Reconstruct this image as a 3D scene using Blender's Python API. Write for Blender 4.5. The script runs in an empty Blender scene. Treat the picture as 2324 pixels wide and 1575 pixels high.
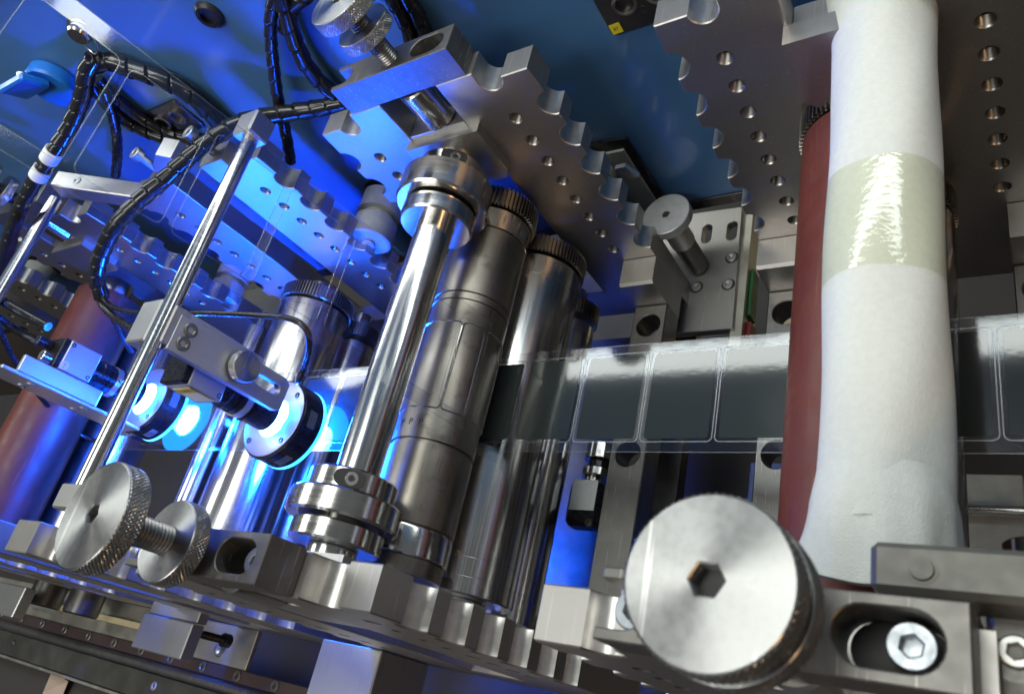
import bpy, bmesh, math, random
import numpy as np
from mathutils import Vector, Matrix

# ------------------------------------------------------------------ camera, world, lights, exposure
S = 0.001                                   # everything below is written in millimetres
scn = bpy.context.scene
COL = scn.collection
random.seed(4)
# world axes seen in camera space: x along the web, y into the machine, z up
RW = np.array([[0.8274891, 0.0724586, 0.5567868], [0.2151940, 0.8749898, -0.4336870], [-0.5186071, 0.4786885, 0.7084519]])
CAMP = np.array([346.6, 0.0, 412.9]); FPX = 1734.3
def P(u, v, **k):
    """point of the ray through photo position u,v (2324 px wide photo) at a real depth plane x=, y= or z="""
    d = RW @ np.array([(u-1162)/FPX, -(v-787.5)/FPX, -1.0])
    (a, val), = k.items(); i = 'xyz'.index(a)
    q = CAMP + d*((val-CAMP[i])/d[i]); return (float(q[0]), float(q[1]), float(q[2]))

cam_d = bpy.data.cameras.new('camera'); cam = bpy.data.objects.new('camera', cam_d); COL.objects.link(cam)
cam.matrix_world = Matrix([list(RW[i]) + [CAMP[i]*S] for i in range(3)] + [[0, 0, 0, 1]])
cam_d.sensor_width = 36.0; cam_d.lens = FPX/2324*36.0
cam_d.clip_start = 0.01; cam_d.clip_end = 60
cam_d.dof.use_dof = True; cam_d.dof.focus_distance = 0.56; cam_d.dof.aperture_fstop = 18
scn.camera = cam

world = bpy.data.worlds.new('World'); scn.world = world; world.use_nodes = True
wn = world.node_tree.nodes; wl = world.node_tree.links; wn.clear()
wo = wn.new('ShaderNodeOutputWorld'); wb = wn.new('ShaderNodeBackground'); wl.new(wb.outputs[0], wo.inputs[0])
# dim hall: grey ceiling above, dark floor below
wt = wn.new('ShaderNodeTexCoord'); ws = wn.new('ShaderNodeSeparateXYZ'); wr = wn.new('ShaderNodeValToRGB')
wl.new(wt.outputs['Generated'], ws.inputs[0])
wm = wn.new('ShaderNodeMath'); wm.operation = 'MULTIPLY_ADD'; wm.inputs[1].default_value = .5; wm.inputs[2].default_value = .5
wl.new(ws.outputs['Z'], wm.inputs[0]); wl.new(wm.outputs[0], wr.inputs[0])
wr.color_ramp.elements[0].position = .34; wr.color_ramp.elements[0].color = (.020, .017, .0145, 1)
wr.color_ramp.elements[1].position = .75; wr.color_ramp.elements[1].color = (.13, .135, .14, 1)
wl.new(wr.outputs[0], wb.inputs[0]); wb.inputs[1].default_value = 1.0

def area(name, loc, target, sx, sy, power, col):
    d = bpy.data.lights.new(name, 'AREA'); d.shape = 'RECTANGLE'; d.size = sx; d.size_y = sy; d.energy = power; d.color = col
    o = bpy.data.objects.new(name, d); COL.objects.link(o); o.location = loc
    o.rotation_euler = (Vector(target)-Vector(loc)).to_track_quat('-Z', 'Y').to_euler(); return o
area('ceiling_lamp', (-1.15, .9, 1.6), (0, .2, 0), 1.5, .5, 20, (.95, 1, .95))
area('ceiling_lamp', (.12, .24, 1.75), (.1, .2, 0), .5, 1.2, 14, (.96, 1, .93))
area('ceiling_lamp', (-.55, -1.15, 1.8), (-.25, .15, 0), 1.6, .4, 21, (1, .99, .93))
area('machine_lamp', (-.05, .428, .345), (-.05, -.4, .05), 1.1, .045, 1.5, (.94, 1, .95))
area('work_lamp', (1.35, -.7, .75), (.2, .1, .1), .12, .12, 2.6, (1, .60, .28))

v = scn.view_settings; v.view_transform = 'Standard'; v.look = 'None'; v.exposure = 0; v.gamma = 1; v.use_curve_mapping = False
c = scn.cycles
c.use_denoising = True; c.max_bounces = 9; c.glossy_bounces = 6; c.diffuse_bounces = 3; c.transparent_max_bounces = 16; c.transmission_bounces = 6
c.caustics_reflective = False; c.caustics_refractive = False; c.sample_clamp_indirect = 6; c.blur_glossy = .5

# ------------------------------------------------------------------ materials
MATS = {}
def nodes(name):
    m = bpy.data.materials.new(name); m.use_nodes = True; MATS[name] = m
    nt = m.node_tree; b = nt.nodes['Principled BSDF']; return m, nt, b
def lk(nt, a, b): nt.links.new(a, b)
def mat(name, col, rough=.4, metal=0., nscale=60., namt=.06, col2=None, cscale=None, bump=0., bscale=300., coat=0., stretch=None, spec=.5, streak=0.):
    """principled with procedural colour, roughness variation and fine relief, in object space"""
    m, nt, b = nodes(name); N = nt.nodes
    tc = N.new('ShaderNodeTexCoord'); mp = N.new('ShaderNodeMapping'); lk(nt, tc.outputs['Object'], mp.inputs[0])
    if stretch: mp.inputs['Scale'].default_value = stretch
    n1 = N.new('ShaderNodeTexNoise'); n1.inputs['Scale'].default_value = nscale; n1.inputs['Detail'].default_value = 6; lk(nt, mp.outputs[0], n1.inputs['Vector'])
    mr = N.new('ShaderNodeMapRange'); mr.inputs['From Min'].default_value = .3; mr.inputs['From Max'].default_value = .7
    mr.inputs['To Min'].default_value = max(.02, rough-namt); mr.inputs['To Max'].default_value = rough+namt
    lk(nt, n1.outputs['Fac'], mr.inputs['Value']); lk(nt, mr.outputs[0], b.inputs['Roughness'])
    c2 = col2 or tuple(x*.8 for x in col)
    n2 = N.new('ShaderNodeTexNoise'); n2.inputs['Scale'].default_value = cscale or nscale*.4; n2.inputs['Detail'].default_value = 5; lk(nt, tc.outputs['Object'], n2.inputs['Vector'])
    cr = N.new('ShaderNodeValToRGB'); cr.color_ramp.elements[0].position = .35; cr.color_ramp.elements[1].position = .65
    cr.color_ramp.elements[0].color = (*c2, 1); cr.color_ramp.elements[1].color = (*col, 1)
    lk(nt, n2.outputs['Fac'], cr.inputs[0]); lk(nt, cr.outputs[0], b.inputs['Base Color'])
    b.inputs['Metallic'].default_value = metal; b.inputs['Specular IOR Level'].default_value = spec
    if coat: b.inputs['Coat Weight'].default_value = coat; b.inputs['Coat Roughness'].default_value = .08
    if bump:
        n3 = N.new('ShaderNodeTexNoise'); n3.inputs['Scale'].default_value = bscale; n3.inputs['Detail'].default_value = 3; lk(nt, mp.outputs[0], n3.inputs['Vector'])
        bp = N.new('ShaderNodeBump'); bp.inputs['Strength'].default_value = bump; bp.inputs['Distance'].default_value = .0004
        lk(nt, n3.outputs['Fac'], bp.inputs['Height']); lk(nt, bp.outputs[0], b.inputs['Normal'])
    return m
mat('milled', (.44, .42, .40), .43, 1, 260, .02, (.425, .405, .385), 40)
mat('milled_bright', (.52, .515, .50), .42, 1, 500, .02, (.49, .485, .47), 40)
mat('worn_steel', (.26, .252, .24), .38, 1, 300, .05, (.225, .217, .205), 70)
mat('bore', (.66, .64, .61), .35, 1, 300, .04)  # lighter copy of milled, lamp reflections in the notches put into the colour
mat('chrome', (.64, .63, .61), .20, 1, 700, .07, (.58, .57, .55), 60, bump=.008, bscale=420, stretch=(1, .012, 1))
mat('polished', (.62, .61, .585), .18, 1, 500, .05, (.57, .555, .53), 80, stretch=(.06, 1, .06))
mat('die_steel', (.325, .295, .255), .36, 1, 400, .03, (.26, .232, .195), 30, stretch=(1, .15, 1))
mat('gear_steel', (.34, .32, .29), .32, 1, 200, .04, (.28, .26, .23), 60)
mat('dark_steel', (.13, .125, .12), .38, 1, 220, .06, (.10, .095, .09), 60)
mat('knob_alu', (.70, .70, .69), .50, 1, 400, .03, (.64, .64, .63), 200)
mat('cast_bar', (.17, .165, .15), .52, .7, 200, .04, (.145, .14, .128), 90)
mat('clamp_steel', (.20, .192, .18), .46, .85, 220, .05, (.165, .158, .147), 110)
mat('zinc', (.34, .36, .385), .42, 1, 300, .06, (.42, .45, .49), 300)
mat('alu_satin', (.60, .61, .64), .38, .85, 300, .015, (.58, .59, .62), 200, spec=.5)
mat('red_rubber', (.150, .036, .027), .44, 0, 90, .12, (.120, .028, .021), 22, bump=.06, bscale=700)
mat('foam', (.71, .72, .685), .9, 0, 300, .05, (.675, .685, .65), 330, bump=.9, bscale=1500, spec=.2)
mat('blue_paint', (.065, .175, .375), .36, 0, 10, .08, (.052, .145, .32), 6, bump=.03, bscale=900, coat=.25)
mat('blue_plastic', (.01, .16, .62), .35, 0, 60, .06)
mat('black_plastic', (.012, .012, .014), .32, 0, 120, .1)
mat('black_anodised', (.018, .018, .022), .30, .35, 300, .08)
mat('cable_black', (.016, .016, .018), .26, 0, 90, .1, bump=.08, bscale=400)
mat('wrap_black', (.014, .014, .015), .20, 0, 140, .08)
mat('white_plastic', (.74, .75, .75), .4, 0, 90, .08)
mat('cast_grey', (.44, .455, .44), .5, .1, 200, .1, bump=.3, bscale=1500)
mat('cream_sheet', (.60, .52, .33), .45, 0, 60, .1, (.50, .42, .26), 14)
mat('galvanised', (.55, .53, .46), .46, 1, 60, .05, (.46, .44, .38), 30)
mat('bed_dark', (.20, .195, .175), .38, .9, 40, .06, (.13, .125, .11), 18)
mat('bed_brown', (.07, .045, .045), .45, .3, 40, .1)
mat('floor_mat', (.05, .045, .042), .6, 0, 20, .1)
mat('yellow_label', (.78, .62, .03), .5, 0, 90, .05)
mat('white_label', (.82, .84, .84), .45, 0, 90, .05, (.74, .76, .76), 60)
mat('dim_label', (.20, .23, .28), .45, 0, 90, .05)
mat('ink_and_shade', (.02, .02, .02), .5, 0, 90, .05)  # black for print and engraving, also painted shade in sockets, slots and pockets
mat('paper', (.55, .42, .34), .6, 0, 40, .05)
mat('green_plastic', (.015, .12, .03), .5)
mat('red_plastic', (.25, .015, .015), .5)
mat('blue_wrap', (.05, .10, .42), .35, 0, 60, .1, (.04, .08, .30), 50)

def clear(name, tint, gloss, rough, wavy=0., wsc=60):
    m, nt, b = nodes(name); N = nt.nodes; out = N['Material Output']; N.remove(b)
    t = N.new('ShaderNodeBsdfTransparent'); t.inputs[0].default_value = (*tint, 1)
    g = N.new('ShaderNodeBsdfGlossy'); g.inputs['Roughness'].default_value = rough; g.inputs[0].default_value = (.95, .97, 1, 1)
    f = N.new('ShaderNodeLayerWeight'); f.inputs[0].default_value = .22
    a = N.new('ShaderNodeMath'); a.operation = 'MULTIPLY_ADD'; a.inputs[1].default_value = .35; a.inputs[2].default_value = gloss; a.use_clamp = True
    mx = N.new('ShaderNodeMixShader'); lk(nt, f.outputs['Facing'], a.inputs[0]); lk(nt, a.outputs[0], mx.inputs[0]); lk(nt, t.outputs[0], mx.inputs[1]); lk(nt, g.outputs[0], mx.inputs[2]); lk(nt, mx.outputs[0], out.inputs[0])
    if wavy:
        tc = N.new('ShaderNodeTexCoord'); n = N.new('ShaderNodeTexNoise'); n.inputs['Scale'].default_value = wsc; lk(nt, tc.outputs['Object'], n.inputs['Vector'])
        bp = N.new('ShaderNodeBump'); bp.inputs['Strength'].default_value = wavy; bp.inputs['Distance'].default_value = .001; lk(nt, n.outputs[0], bp.inputs['Height']); lk(nt, bp.outputs[0], g.inputs['Normal'])
    return m
clear('clear_film', (.965, .97, .975), .013, .08, .05)
clear('film_bead', (.88, .9, .92), .09, .35)
clear('clear_tape', (.975, .98, .89), .025, .10, .2, 300)

def die_wear():
    """stains, grease spots and fine slanting scratches on the die body"""
    m = MATS['die_steel']; nt = m.node_tree; N = nt.nodes; b = N['Principled BSDF']; old = b.inputs['Base Color'].links[0].from_socket
    tc = N.new('ShaderNodeTexCoord'); n = N.new('ShaderNodeTexNoise'); n.inputs['Scale'].default_value = 55; n.inputs['Detail'].default_value = 8; n.inputs['Roughness'].default_value = .7; lk(nt, tc.outputs['Object'], n.inputs['Vector'])
    r = N.new('ShaderNodeValToRGB'); r.color_ramp.elements[0].position = .55; r.color_ramp.elements[1].position = .72; lk(nt, n.outputs['Fac'], r.inputs[0])
    mp = N.new('ShaderNodeMapping'); mp.inputs['Rotation'].default_value = (.35, 0, .6); mp.inputs['Scale'].default_value = (1, .05, 1); lk(nt, tc.outputs['Object'], mp.inputs[0])
    n2 = N.new('ShaderNodeTexNoise'); n2.inputs['Scale'].default_value = 900; n2.inputs['Detail'].default_value = 2; lk(nt, mp.outputs[0], n2.inputs['Vector'])
    r2 = N.new('ShaderNodeValToRGB'); r2.color_ramp.elements[0].position = .66; r2.color_ramp.elements[1].position = .72; lk(nt, n2.outputs['Fac'], r2.inputs[0])
    mx = N.new('ShaderNodeMath'); mx.operation = 'MAXIMUM'; lk(nt, r.outputs[0], mx.inputs[0]); lk(nt, r2.outputs[0], mx.inputs[1])
    ml = N.new('ShaderNodeMath'); ml.operation = 'MULTIPLY'; ml.inputs[1].default_value = .65; lk(nt, mx.outputs[0], ml.inputs[0])
    mix = N.new('ShaderNodeMix'); mix.data_type = 'RGBA'; lk(nt, ml.outputs[0], mix.inputs['Factor']); lk(nt, old, mix.inputs['A']); mix.inputs['B'].default_value = (.075, .06, .048, 1)
    lk(nt, mix.outputs['Result'], b.inputs['Base Color'])
die_wear()
def scratches(name, amount, col, scale=700, thr=.69):
    m = MATS[name]; nt = m.node_tree; N = nt.nodes; b = N['Principled BSDF']; old = b.inputs['Base Color'].links[0].from_socket
    tc = N.new('ShaderNodeTexCoord'); acc = None
    for k, rot in enumerate(((.5, .2, .7), (-.4, 1.1, -.5))):
        mp = N.new('ShaderNodeMapping'); mp.inputs['Rotation'].default_value = rot; mp.inputs['Scale'].default_value = (1, .035, .5); mp.inputs['Location'].default_value = (k*3.1, k, 0); lk(nt, tc.outputs['Object'], mp.inputs[0])
        n = N.new('ShaderNodeTexNoise'); n.inputs['Scale'].default_value = scale; n.inputs['Detail'].default_value = 1; lk(nt, mp.outputs[0], n.inputs['Vector'])
        r = N.new('ShaderNodeValToRGB'); r.color_ramp.elements[0].position = thr; r.color_ramp.elements[1].position = thr+.05; lk(nt, n.outputs['Fac'], r.inputs[0])
        if acc is None: acc = r.outputs[0]
        else:
            x = N.new('ShaderNodeMath'); x.operation = 'MAXIMUM'; lk(nt, acc, x.inputs[0]); lk(nt, r.outputs[0], x.inputs[1]); acc = x.outputs[0]
    ml = N.new('ShaderNodeMath'); ml.operation = 'MULTIPLY'; ml.inputs[1].default_value = amount; lk(nt, acc, ml.inputs[0])
    mix = N.new('ShaderNodeMix'); mix.data_type = 'RGBA'; lk(nt, ml.outputs[0], mix.inputs['Factor']); lk(nt, old, mix.inputs['A']); mix.inputs['B'].default_value = (*col, 1); lk(nt, mix.outputs['Result'], b.inputs['Base Color'])
for nm, am, co in (('milled', .30, (.75, .73, .7)), ('milled_bright', .35, (.3, .29, .28)), ('worn_steel', .5, (.6, .58, .55)), ('red_rubber', .30, (.30, .11, .085)), ('chrome', .25, (.35, .34, .32))): scratches(nm, am, co)
def label_mat():
    m, nt, b = nodes('label_black'); N = nt.nodes
    b.inputs['Base Color'].default_value = (.026, .032, .031, 1); b.inputs['Roughness'].default_value = .075; b.inputs['Specular IOR Level'].default_value = .75
    tc = N.new('ShaderNodeTexCoord'); n = N.new('ShaderNodeTexNoise'); n.inputs['Scale'].default_value = 260; n.inputs['Detail'].default_value = 3; lk(nt, tc.outputs['Object'], n.inputs['Vector'])
    bp = N.new('ShaderNodeBump'); bp.inputs['Strength'].default_value = .035; bp.inputs['Distance'].default_value = .0005; lk(nt, n.outputs[0], bp.inputs['Height']); lk(nt, bp.outputs[0], b.inputs['Normal'])
label_mat()
def emit(name, col, st):
    m, nt, b = nodes(name); b.inputs['Base Color'].default_value = (.8, .85, .9, 1); b.inputs['Emission Color'].default_value = (*col, 1); b.inputs['Emission Strength'].default_value = st
BLUE = (.003, .085, 1.0)
emit('led_white', (.55, .85, 1.0), 7.0)
emit('led_blue', (.0, .30, 1.0), 6.0)

# ------------------------------------------------------------------ mesh helpers
class MB:
    def __init__(self): self.bm = bmesh.new()
    def add(self, vs, fs):
        b = [self.bm.verts.new(x) for x in vs]
        for f in fs:
            try: self.bm.faces.new([b[i] for i in f])
            except ValueError: pass
        return self
    def box(self, x0, x1, y0, y1, z0, z1, ch=0.):
        if ch:
            m = MB(); m.box(x0, x1, y0, y1, z0, z1)
            bmesh.ops.bevel(m.bm, geom=m.bm.edges[:], offset=ch, segments=1, profile=.5, affect='EDGES')
            me = bpy.data.meshes.new('t'); m.bm.to_mesh(me); self.bm.from_mesh(me); bpy.data.meshes.remove(me); return self
        vs = [(x, y, z) for x in (x0, x1) for y in (y0, y1) for z in (z0, z1)]
        return self.add(vs, [(0, 1, 3, 2), (4, 6, 7, 5), (0, 4, 5, 1), (2, 3, 7, 6), (0, 2, 6, 4), (1, 5, 7, 3)])
    def lathe(self, prof, org=(0, 0, 0), axis='y', seg=40, cap=True, fn=None):
        """prof: list of (radius, height along axis)"""
        ax = {'x': 0, 'y': 1, 'z': 2}[axis]; o = Vector(org); n = len(prof); vs = []
        for r, h in prof:
            for i in range(seg):
                a = 2*math.pi*i/seg; rr = fn(r, h, a) if fn else r
                c, s = rr*math.cos(a), rr*math.sin(a)
                q = [(h, c, s), (s, h, c), (c, s, h)][ax]; vs.append((o[0]+q[0], o[1]+q[1], o[2]+q[2]))
        fs = [(k*seg+i, k*seg+(i+1) % seg, (k+1)*seg+(i+1) % seg, (k+1)*seg+i) for k in range(n-1) for i in range(seg)]
        if cap: fs += [tuple(range(seg))[::-1], tuple(range((n-1)*seg, n*seg))]
        return self.add(vs, fs)
    def cyl(self, r, h0, h1, org=(0, 0, 0), axis='y', seg=40, ch=.6):
        ch = min(ch, r*.4, abs(h1-h0)*.4)
        return self.lathe([(r-ch, h0), (r, h0+ch), (r, h1-ch), (r-ch, h1)], org, axis, seg)
    def prism(self, poly, axis, a, b):
        """extrude a convex-ish polygon of 2D points along an axis"""
        def q(p, h): return {'x': (h, p[0], p[1]), 'y': (p[0], h, p[1]), 'z': (p[0], p[1], h)}[axis]
        n = len(poly); return self.add([q(p, a) for p in poly]+[q(p, b) for p in poly], [tuple(range(n))[::-1], tuple(range(n, 2*n))]+[(i, (i+1) % n, n+(i+1) % n, n+i) for i in range(n)])
    def mesh(self, me, mtx=None):
        bb = bmesh.new(); bb.from_mesh(me)
        if mtx is not None: bmesh.ops.transform(bb, matrix=mtx, verts=bb.verts)
        t = bpy.data.meshes.new('t'); bb.to_mesh(t); bb.free(); self.bm.from_mesh(t); bpy.data.meshes.remove(t); return self
    def tube(self, pts, r, seg=12, fn=None):
        """pts dense polyline; fn(arclength, angle) -> radius"""
        pts = [Vector(p) for p in pts]; rings = []; s = 0; up = None; vs = []
        for i, p in enumerate(pts):
            t = (pts[min(i+1, len(pts)-1)]-pts[max(i-1, 0)]).normalized()
            if up is None: up = t.orthogonal().normalized()
            up = (up-t*up.dot(t)).normalized(); w = t.cross(up)
            if i: s += (p-pts[i-1]).length
            for k in range(seg):
                a = 2*math.pi*k/seg; rr = fn(s, a) if fn else r
                vs.append(p+(up*math.cos(a)+w*math.sin(a))*rr)
        n = len(pts)
        fs = [(k*seg+i, k*seg+(i+1) % seg, (k+1)*seg+(i+1) % seg, (k+1)*seg+i) for k in range(n-1) for i in range(seg)]
        fs += [tuple(range(seg))[::-1], tuple(range((n-1)*seg, n*seg))]
        return self.add(vs, fs)
    def data(self, name, m, ang=33, ms=None):
        bm = self.bm; bmesh.ops.recalc_face_normals(bm, faces=bm.faces[:])
        bmesh.ops.scale(bm, vec=(S, S, S), verts=bm.verts)
        for f in bm.faces: f.smooth = True
        ca = math.radians(ang)
        for e in bm.edges:
            if len(e.link_faces) == 2: e.smooth = e.calc_face_angle(0) < ca
        me = bpy.data.meshes.new(name); bm.to_mesh(me); bm.free(); me.materials.append(MATS[m]); return me
    def build(self, name, m, parent=None, ang=33):
        return obj(name, self.data(name, m, ang), parent)
def obj(name, me, parent=None, loc=None, rot=None):
    o = bpy.data.objects.new(name, me); COL.objects.link(o)
    if parent: o.parent = parent
    if loc: o.location = Vector(loc)*S
    if rot: o.rotation_euler = rot
    return o
def thing(name, label, cat, loc=(0, 0, 0), group=None, rot=None):
    o = bpy.data.objects.new(name, None); COL.objects.link(o); o.location = Vector(loc)*S; o.empty_display_size = .02
    if rot: o.rotation_euler = rot
    return tag(o, label, cat, group)
def tag(o, label, cat, group=None):
    o['label'] = label; o['category'] = cat
    if group: o['group'] = group
    return o
def struct(o): o['kind'] = 'structure'; return o
def catmull(pts, n=10):
    pts = [Vector(p) for p in pts]; out = []; q = [pts[0]*2-pts[1]]+pts+[pts[-1]*2-pts[-2]]
    for i in range(1, len(q)-2):
        for k in range(n):
            t = k/n; a, b, c_, d = q[i-1], q[i], q[i+1], q[i+2]
            out.append(.5*((2*b)+(c_-a)*t+(2*a-5*b+4*c_-d)*t*t+(3*b-a-3*c_+d)*t**3))
    out.append(pts[-1]); return out
def resample(pts, step):
    out = [pts[0]]; acc = 0
    for a, b in zip(pts, pts[1:]):
        L = (b-a).length; d = step-acc
        while d <= L: out.append(a.lerp(b, d/L)); d += step
        acc = (acc+L) % step
    return out
def sheet(loops, th, bev=.4, res=1):
    """2D outline with holes -> solid sheet mesh (mm, in local xy, thickness th about z=0), bevelled rims"""
    cu = bpy.data.curves.new('t', 'CURVE'); cu.dimensions = '2D'; cu.fill_mode = 'BOTH'
    cu.extrude = max(th/2-bev, 1e-4); cu.bevel_depth = bev; cu.bevel_resolution = 0; cu.offset = -bev
    for lp in loops:
        sp = cu.splines.new('POLY'); sp.points.add(len(lp)-1); sp.use_cyclic_u = True
        for p, q in zip(sp.points, lp): p.co = (q[0], q[1], 0, 1)
    o = bpy.data.objects.new('t', cu); COL.objects.link(o)
    dg = bpy.context.evaluated_depsgraph_get(); dg.update()
    me = bpy.data.meshes.new_from_object(o.evaluated_get(dg)); bpy.data.objects.remove(o); bpy.data.curves.remove(cu)
    bm = bmesh.new(); bm.from_mesh(me); bmesh.ops.remove_doubles(bm, verts=bm.verts, dist=.002); bm.to_mesh(me); bm.free(); me.materials.clear(); return me
def M_xz(y): return Matrix(((1, 0, 0, 0), (0, 0, -1, y), (0, 1, 0, 0), (0, 0, 0, 1)))     # sheet xy -> world x,z, thickness along y
def M_xy(z): return Matrix.Translation((0, 0, z))
def M_yz(x): return Matrix(((0, 0, 1, x), (1, 0, 0, 0), (0, 1, 0, 0), (0, 0, 0, 1)))
def circ(x, y, r, n=28, a0=0, a1=360): 
    full = abs(a1-a0) >= 360; return [(x+r*math.cos(math.radians(a0+(a1-a0)*i/(n if full else n-1))), y+r*math.sin(math.radians(a0+(a1-a0)*i/(n if full else n-1)))) for i in range(n)]
def rrect(x0, x1, y0, y1, r, n=6):
    return circ(x1-r, y1-r, r, n, 0, 90)+circ(x0+r, y1-r, r, n, 90, 180)+circ(x0+r, y0+r, r, n, 180, 270)+circ(x1-r, y0+r, r, n, 270, 360)
def text(body, size, m, parent, mtx, name='lettering', depth=.06):
    cu = bpy.data.curves.new('t', 'FONT'); cu.body = body; cu.size = size; cu.align_x = 'CENTER'; cu.align_y = 'CENTER'; cu.extrude = depth
    o = bpy.data.objects.new('t', cu); COL.objects.link(o); dg = bpy.context.evaluated_depsgraph_get(); dg.update()
    me = bpy.data.meshes.new_from_object(o.evaluated_get(dg)); bpy.data.objects.remove(o); bpy.data.curves.remove(cu); me.materials.clear()
    return MB().mesh(me, mtx).build(name, m, parent)
def frame(o, u, w):
    """matrix: local x->u, local y->w, origin o"""
    u = Vector(u).normalized(); w = Vector(w).normalized(); n = u.cross(w)
    return Matrix(((u[0], w[0], n[0], o[0]), (u[1], w[1], n[1], o[1]), (u[2], w[2], n[2], o[2]), (0, 0, 0, 1)))

# ------------------------------------------------------------------ shared small parts
def socket_head(r=6.5, h=7.0, hexr=3.0, name='socket_screw', m='zinc'):
    """cap screw head, top at z=0, axis z"""
    b = MB(); hx = [(hexr*math.cos(math.pi/3*i+.3), hexr*math.sin(math.pi/3*i+.3)) for i in range(6)]
    b.mesh(sheet([circ(0, 0, r, 36), hx], h, .5, 2), M_xy(-h/2)); b.lathe([(r*.7, -h-.3), (r*.7, -h*.55)], axis='z', seg=16)
    return b.data(name, m)
HEAD = socket_head(); HEAD_S = socket_head(4.2, 4.5, 2.0); HEAD_D = socket_head(3.4, 3.5, 1.7, m='dark_steel'); HEAD_B = socket_head(4.6, 5, 2.2, m='milled_bright'); HEAD_W = socket_head(5.4, 5, 2.7, m='worn_steel')
def threaded_hole_data():
    prof = [(4.9, .02), (4.2, .8)]
    for i in range(7): prof += [(4.25, 1.0+i*1.15), (3.55, 1.55+i*1.15)]
    prof += [(3.4, 9.6), (.1, 10.4)]
    b = MB(); b.lathe(prof, axis='y', seg=20, cap=False); return b.data('threaded_hole', 'gear_steel', 25)
THREAD = threaded_hole_data()
SMALLHOLE = MB().lathe([(2.6, .02), (2.2, .5), (2.2, 5), (.1, 5.2)], axis='x', seg=14, cap=False).data('drilled_hole', 'dark_steel')
def knurled(r, h, k=70):
    rows = max(8, int(h*1.5)); prof = [(r*.90, 0), (r-.5, .35)]+[(r, .9+(h-1.8)*i/rows) for i in range(rows+1)]+[(r-.5, h-.35), (r*.90, h)]
    def fn(rr, hh, a):
        if rr < r: return rr
        u = a*k/(2*math.pi); w = hh*k/(2*math.pi*r)
        return r-.62*max(abs(((u+w) % 1)-.5), abs(((u-w) % 1)-.5))*2+.1
    return prof, fn
def thumb_head(r, h, hexr, m='disc_alu'):
    b = MB(); prof, fn = knurled(r, h, int(r*3.1)); b.lathe(prof[1:-1], axis='z', seg=int(r*3.1)*4, cap=False, fn=fn)
    n = int(r*3.1)*4
    rim = [(r-.6)*1.0, r*.5]
    if hexr:
        hx = [(hexr*math.cos(math.pi/3*i), hexr*math.sin(math.pi/3*i)) for i in range(6)]
        b.mesh(sheet([circ(0, 0, r-.5, 64), hx], h-.3, .5, 1), M_xy(h/2)); pass
    else: b.lathe([(r-1, .15), (r-.5, .5), (r-.5, h-.5), (r-1, h-.15)], axis='z', seg=64)
    return b.data('knurled_head', m, 14)
def disc_alu():
    """face-turned aluminium: fine concentric tool marks, grease spots"""
    m, nt, b = nodes('disc_alu'); N = nt.nodes
    tc = N.new('ShaderNodeTexCoord'); w = N.new('ShaderNodeTexWave'); w.wave_type = 'RINGS'; w.rings_direction = 'Z'; w.inputs['Scale'].default_value = 900; w.inputs['Distortion'].default_value = .6
    lk(nt, tc.outputs['Object'], w.inputs['Vector'])
    bp = N.new('ShaderNodeBump'); bp.inputs['Strength'].default_value = .04; bp.inputs['Distance'].default_value = .0002; lk(nt, w.outputs['Fac'], bp.inputs['Height']); lk(nt, bp.outputs[0], b.inputs['Normal'])
    n = N.new('ShaderNodeTexNoise'); n.inputs['Scale'].default_value = 420; n.inputs['Detail'].default_value = 6; lk(nt, tc.outputs['Object'], n.inputs['Vector'])
    mr = N.new('ShaderNodeMapRange'); mr.inputs['From Min'].default_value = .35; mr.inputs['From Max'].default_value = .7; mr.inputs['To Min'].default_value = .31; mr.inputs['To Max'].default_value = .36
    lk(nt, n.outputs['Fac'], mr.inputs[0]); lk(nt, mr.outputs[0], b.inputs['Roughness'])
    cr = N.new('ShaderNodeValToRGB'); cr.color_ramp.elements[0].color = (.355, .352, .35, 1); cr.color_ramp.elements[1].color = (.40, .40, .397, 1); cr.color_ramp.elements[0].position = .3; cr.color_ramp.elements[1].position = .6
    lk(nt, n.outputs['Fac'], cr.inputs[0]); lk(nt, cr.outputs[0], b.inputs['Base Color'])
    b.inputs['Metallic'].default_value = 1; b.inputs['Anisotropic'].default_value = .8; b.inputs['Anisotropic Rotation'].default_value = .25
    tg = N.new('ShaderNodeTangent'); tg.direction_type = 'RADIAL'; tg.axis = 'Z'; lk(nt, tg.outputs[0], b.inputs['Tangent'])
disc_alu(); scratches('clamp_steel', .5, (.5, .48, .45)); scratches('disc_alu', .6, (.85, .84, .82), 500, .66)
def thread_rod(r, z0, z1, pitch=1.9):
    prof = [(r*.6, z0)]; z = z0
    while z < z1: prof += [(r-.75, z), (r, z+pitch*.5)]; z += pitch
    return MB().lathe(prof+[(r*.6, z1)], axis='z', seg=28).data('threaded_rod', 'worn_steel', 22)
def gear_loop(r, n, depth=2.5):
    lp = []
    for i in range(n):
        a = 2*math.pi*i/n; w = 2*math.pi/n
        for da, rr in ((-.30, r-depth), (-.17, r), (.17, r), (.30, r-depth)): lp.append((rr*math.cos(a+da*w), rr*math.sin(a+da*w)))
    return lp
def gear(b, r, n, y0, y1, cx=0, cz=0): return b.mesh(sheet([gear_loop(r, n), circ(0, 0, r*.5, 24)], y1-y0, .25, 0), Matrix.Translation((cx, 0, cz)) @ M_xz((y0+y1)/2))

# ------------------------------------------------------------------ setting: blue machine panel, machine bed
WALL_Y = 440
wb_ = MB().box(-1400, 800, WALL_Y, WALL_Y+14, -85, 1100); struct(wb_.build('wall', 'blue_paint'))
bed = MB().box(-1400, 800, -160, WALL_Y+220, -345, -335); struct(bed.build('floor', 'floor_mat'))

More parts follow.
